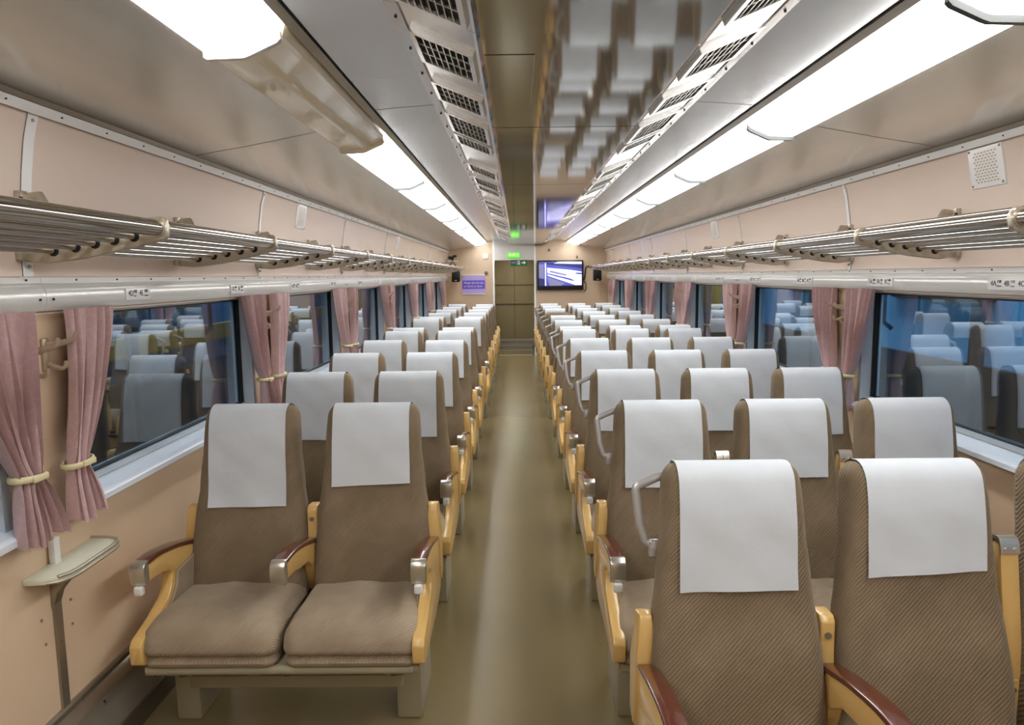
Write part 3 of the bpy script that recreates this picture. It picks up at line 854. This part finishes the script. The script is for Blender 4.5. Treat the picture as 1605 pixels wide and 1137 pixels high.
# ------------------------------------------------------------------ things on the end wall
def build_end():
    y = YE
    # television
    tv = link('television', None, None, (.662, y, 1.60)); tag(tv, 'black flat television showing a white train, on the end wall right of the door', 'television')
    link('casing', MB().rbox((0, -.06, 0), (.458, .028, .292), .012, 2).mesh('casing', 'black', 40), tv)
    link('wall_mount', MB().box(-.15, .15, -.035, 0, -.12, .12).mesh('wall_mount', 'black_soft', 0), tv)
    sw, sh, yo = .425, .236, -.0885
    sc = MB(); zc = .026
    def quad(pts, mi, lift):
        sc.add([((u-.5)*2*sw, yo-lift, zc+(v-.5)*2*sh) for u, v in pts], [tuple(range(len(pts)))], mi)
    quad([(0, 0), (1, 0), (1, 1), (0, 1)], 0, 0)
    quad([(.15, .9), (1, .72), (1, .86), (.2, .97)], 1, .0004)
    quad([(.35, .93), (1, .90), (1, 1), (.45, 1)], 2, .0005)
    quad([(.2, .42), (.85, .02), (1, .02), (1, .58), (.75, .66), (.19, .76)], 2, .0008)
    quad([(.2, .49), (.80, .20), (.83, .22), (.72, .30), (.2, .53)], 3, .0012)
    quad([(.84, .50), (1, .47), (1, .53), (.88, .54)], 3, .0012)
    quad([(.24, .58), (.62, .42), (.66, .46), (.28, .63)], 4, .0012)
    quad([(.19, .38), (.62, .10), (.50, 0), (.25, 0)], 4, .0008)
    quad([(.14, 0), (.17, 0), (.17, .95), (.14, .95)], 2, .0014)
    quad([(0, .3), (.12, .3), (.12, .9), (0, .9)], 4, .0006)
    quad([(0, 0), (.13, 0), (.13, .28), (0, .34)], 1, .0006)
    sc.m = sc.m
    me = sc.mesh('screen', ['tv_navy', 'tv_dark', 'tv_white', 'tv_blue', 'tv_grey'], 0, False)
    link('screen', me, tv)
    cb = link('television_cable', MB().tube([(1.132, y-.045, 1.50), (1.16, y-.02, 1.60), (1.17, y-.015, 1.72), (1.19, y-.015, 1.765), (1.25, y-.02, 1.775)], .012, 8).tube([(1.132, y-.02, 1.48), (1.18, y-.02, 1.42), (1.18, y-.02, 1.33), (1.15, y-.02, 1.28), (1.132, y-.02, 1.27)], .007, 8).mesh('television_cable', 'rubber', 60))
    tag(cb, 'thin black cables looping beside the television', 'cable')
    # loudspeakers hung under the racks
    for s, x, z, lab in ((-1, -1.392, 1.595, 'black loudspeaker under the left luggage rack beside the purple sign'), (1, 1.372, 1.592, 'black loudspeaker under the right luggage rack beside the television')):
        o = link('loudspeaker', None, None, (x, y-.30, z)); tag(o, lab, 'speaker', 'loudspeakers by the end wall')
        link('cabinet', MB().rbox((0, 0, 0), (.078, .07, .108), .018, 3).mesh('cabinet', 'black_soft', 50), o)
        link('speaker_grille', MB().rbox((0, -.071, .012), (.066, .004, .085), .003, 1).mesh('speaker_grille', 'black', 50), o)
        link('badge', MB().box(-.022, .022, -.077, -.072, -.085, -.073).mesh('badge', 'white_plastic', 0), o)
        link('speaker_bracket', MB().box(-.015, .015, .06, .30, -.03, .03).mesh('speaker_bracket', 'black', 0), o)
    # purple notice
    o = link('notice_board', None, None, (-1.064, y, 1.43)); tag(o, 'purple notice about eating and drinking on the end wall left of the door', 'sign')
    link('panel', MB().box(-.226, .226, -.014, 0, -.184, .184, 0).box(-.226, .226, -.016, -.0142, -.085, .085, 1).mesh('panel', ['lilac', 'purple'], 0), o)
    link('frame', MB().box(-.232, .232, -.02, 0, .184, .194).box(-.232, .232, -.02, 0, -.194, -.184).mesh('frame', 'white_trim', 0), o)
    text('lettering', 'Please do not eat', .056, (-.195, -.018, .035), (R(90), 0, 0), 'white_plastic', o)
    text('lettering', 'or drink in here', .056, (-.195, -.018, -.035), (R(90), 0, 0), 'white_plastic', o)
    # exit signs
    o = link('exit_sign', None, None, (-.261, y-.012, 2.0)); tag(o, 'small glowing green exit sign on the white panel above the doorway', 'sign')
    link('light_box', MB().rbox((0, -.02, 0), (.12, .02, .048), .014, 2).mesh('light_box', 'sign_green', 40), o)
    text('lettering', '非常口', .062, (0, -.042, 0), (R(90), 0, 0), 'sign_light', o, 'CENTER', .0006, 1.1)
    o = link('exit_sign', None, None, (-.155, y-.012, 1.853)); tag(o, 'dark green exit sign with running man and arrow hanging in the doorway', 'sign')
    link('sign_plate', MB().box(-.165, .165, -.015, 0, -.064, .055).mesh('sign_plate', 'green_dark', 0), o)
    text('lettering', 'EXIT', .045, (-.145, -.0165, 0), (R(90), 0, 0), 'lilac', o)
    sym = MB()
    sym.box(-.035, -.029, -.019, -.0155, -.045, .04).box(.014, .02, -.019, -.0155, -.045, .04).box(-.035, .02, -.019, -.0155, .034, .04)
    sym.disc((-.004, -.017, .022), .008, 'y', .002).prism([(-.014, -.005), (-.002, .013), (.008, .01), (.002, -.012), (.012, -.035), (.005, -.037), (-.006, -.016), (-.018, -.035), (-.024, -.030), (-.012, -.012)], -.019, -.0155, 'xz')
    sym.prism([(.055, -.012), (.055, .012), (.095, .012), (.095, .036), (.14, 0), (.095, -.036), (.095, -.012)], -.019, -.0155, 'xz')
    link('pictogram', sym.mesh('pictogram', 'white_plastic', 0), o)
    # small fittings
    o = link('wall_plate', MB().rbox((-.817, y-.008, 1.99), (.05, .008, .05), .004, 1).rbox((-.817, y-.018, 1.99), (.02, .006, .02), .003, 1).mesh('wall_plate', 'white_plastic', 40)); tag(o, 'square white wall plate on the end wall above the purple notice', 'wall plate')
    o = link('wall_socket', MB().rbox((-.812, y-.012, 1.66), (.03, .012, .03), .004, 1).box(-.826, -.820, y-.027, y-.022, 1.645, 1.675).box(-.804, -.798, y-.027, y-.022, 1.645, 1.675).mesh('wall_socket', 'dark_kick', 40)); tag(o, 'small dark wall socket at the top corner of the purple notice', 'socket')
    o = link('camera_unit', None, None, (-1.45, y-.35, 1.90)); tag(o, 'small dark surveillance camera on a white shelf at the end of the left luggage rack', 'camera')
    link('camera_shelf', MB().box(-.10, .10, -.06, .10, -.012, 0).mesh('camera_shelf', 'white_plastic', 0), o)
    link('body', MB().rbox((-.02, 0, .055), (.055, .05, .030), .012, 2).rbox((.05, -.02, .085), (.035, .05, .022), .01, 2).mesh('body', 'black', 50), o)
    link('stand', MB().tube([(0, 0, 0), (0, 0, .03)], .02, 10).tube([(-.05, 0, -.10), (0, 0, -.01), (.06, 0, -.09)], .010, 8).mesh('stand', 'black_soft', 50), o)
    link('lens', MB().tube([(.055, -.07, .085), (.055, -.09, .085)], .016, 12).mesh('lens', 'black', 50), o)
    o = link('ceiling_conduit', MB().tube([(.16, y-.02, 2.185), (.28, y-.02, 2.185), (.36, y-.02, 2.21), (.43, y-.02, 2.255)], .016, 8).mesh('ceiling_conduit', 'bracket', 60)); tag(o, 'beige conduit bending along the top of the end wall above the television', 'conduit')
    for x, z, lab in ((.45, 2.10, 'tiny dark fixing on the end wall above the left half of the television'), (1.0, 1.96, 'tiny dark fixing just above the right corner of the television')):
        o = link('wall_fixing', MB().rbox((x, y-.012, z), (.014, .012, .024), .006, 2).mesh('wall_fixing', 'dark_kick', 50)); tag(o, lab, 'fixing')
build_end()

# ------------------------------------------------------------------ outside the windows: the hall and two neighbouring trains
def build_outside():
    g = MB().box(-30, 30, -30, 60, -1.3, -1.2)
    structure('ground_outside', g, 'ext_ground')
    for s, nm in SIDES:
        o = link('railway_car', None, None, (s*4.1, 9, -1.1))
        tag(o, 'blue railway car with a yellow band standing outside the %s windows' % nm, 'train')
        ln = 11.5
        prof = [(1.5, .2), (1.62, .9), (1.66, 1.6), (1.62, 2.6), (1.5, 3.2), (1.2, 3.55), (.6, 3.75), (-.6, 3.75), (-1.2, 3.55), (-1.5, 3.2), (-1.62, 2.6), (-1.66, 1.6), (-1.62, .9), (-1.5, .2)]
        b = MB().strip(prof, -ln, ln, 0, True)
        link('body', b.mesh('body', 'ext_blue' if s > 0 else 'ext_navy', 30), o)
        st = MB()
        if s < 0:
            st.box(1.60, 1.685, -ln, ln, 2.26, 2.37, 0); st.box(1.60, 1.68, -ln, ln, .3, 2.12, 1)
        else:
            st.box(-1.60, -1.685, .5, ln, 2.22, 2.75, 0); st.box(-1.60, -1.68, -ln, ln, .3, 2.16, 1)
        link('livery_band', st.mesh('livery_band', ['ext_yellow', 'ext_dark'], 0), o)
        for q in (-6.2, -4.9, -2.6, -1.2, 1.9, 4.4):
            link('door_post', MB().rbox((-s*1.69, q, 2.4), (.02, .05 if q > -5 else .03, .85), .01, 1).mesh('door_post', 'ext_dark', 40), o)
        link('handrail', MB().tube([(-s*1.66, -3.9, 3.0), (-s*1.72, -3.9, 2.95), (-s*1.72, -3.9, 2.35), (-s*1.66, -3.9, 2.3)], .018, 8).mesh('handrail', 'ext_dark', 50), o)
        k = -ln+.8
        while k < ln-1.5:
            link('window', MB().rbox((-s*1.63, k+.6, 2.80), (.03, .55, .28), .02, 2).mesh('window', 'black', 40), o); k += 1.9
        link('underframe', MB().box(-1.2, 1.2, -ln, ln, -.1, .2).mesh('underframe', 'black_soft', 0), o)
build_outside()
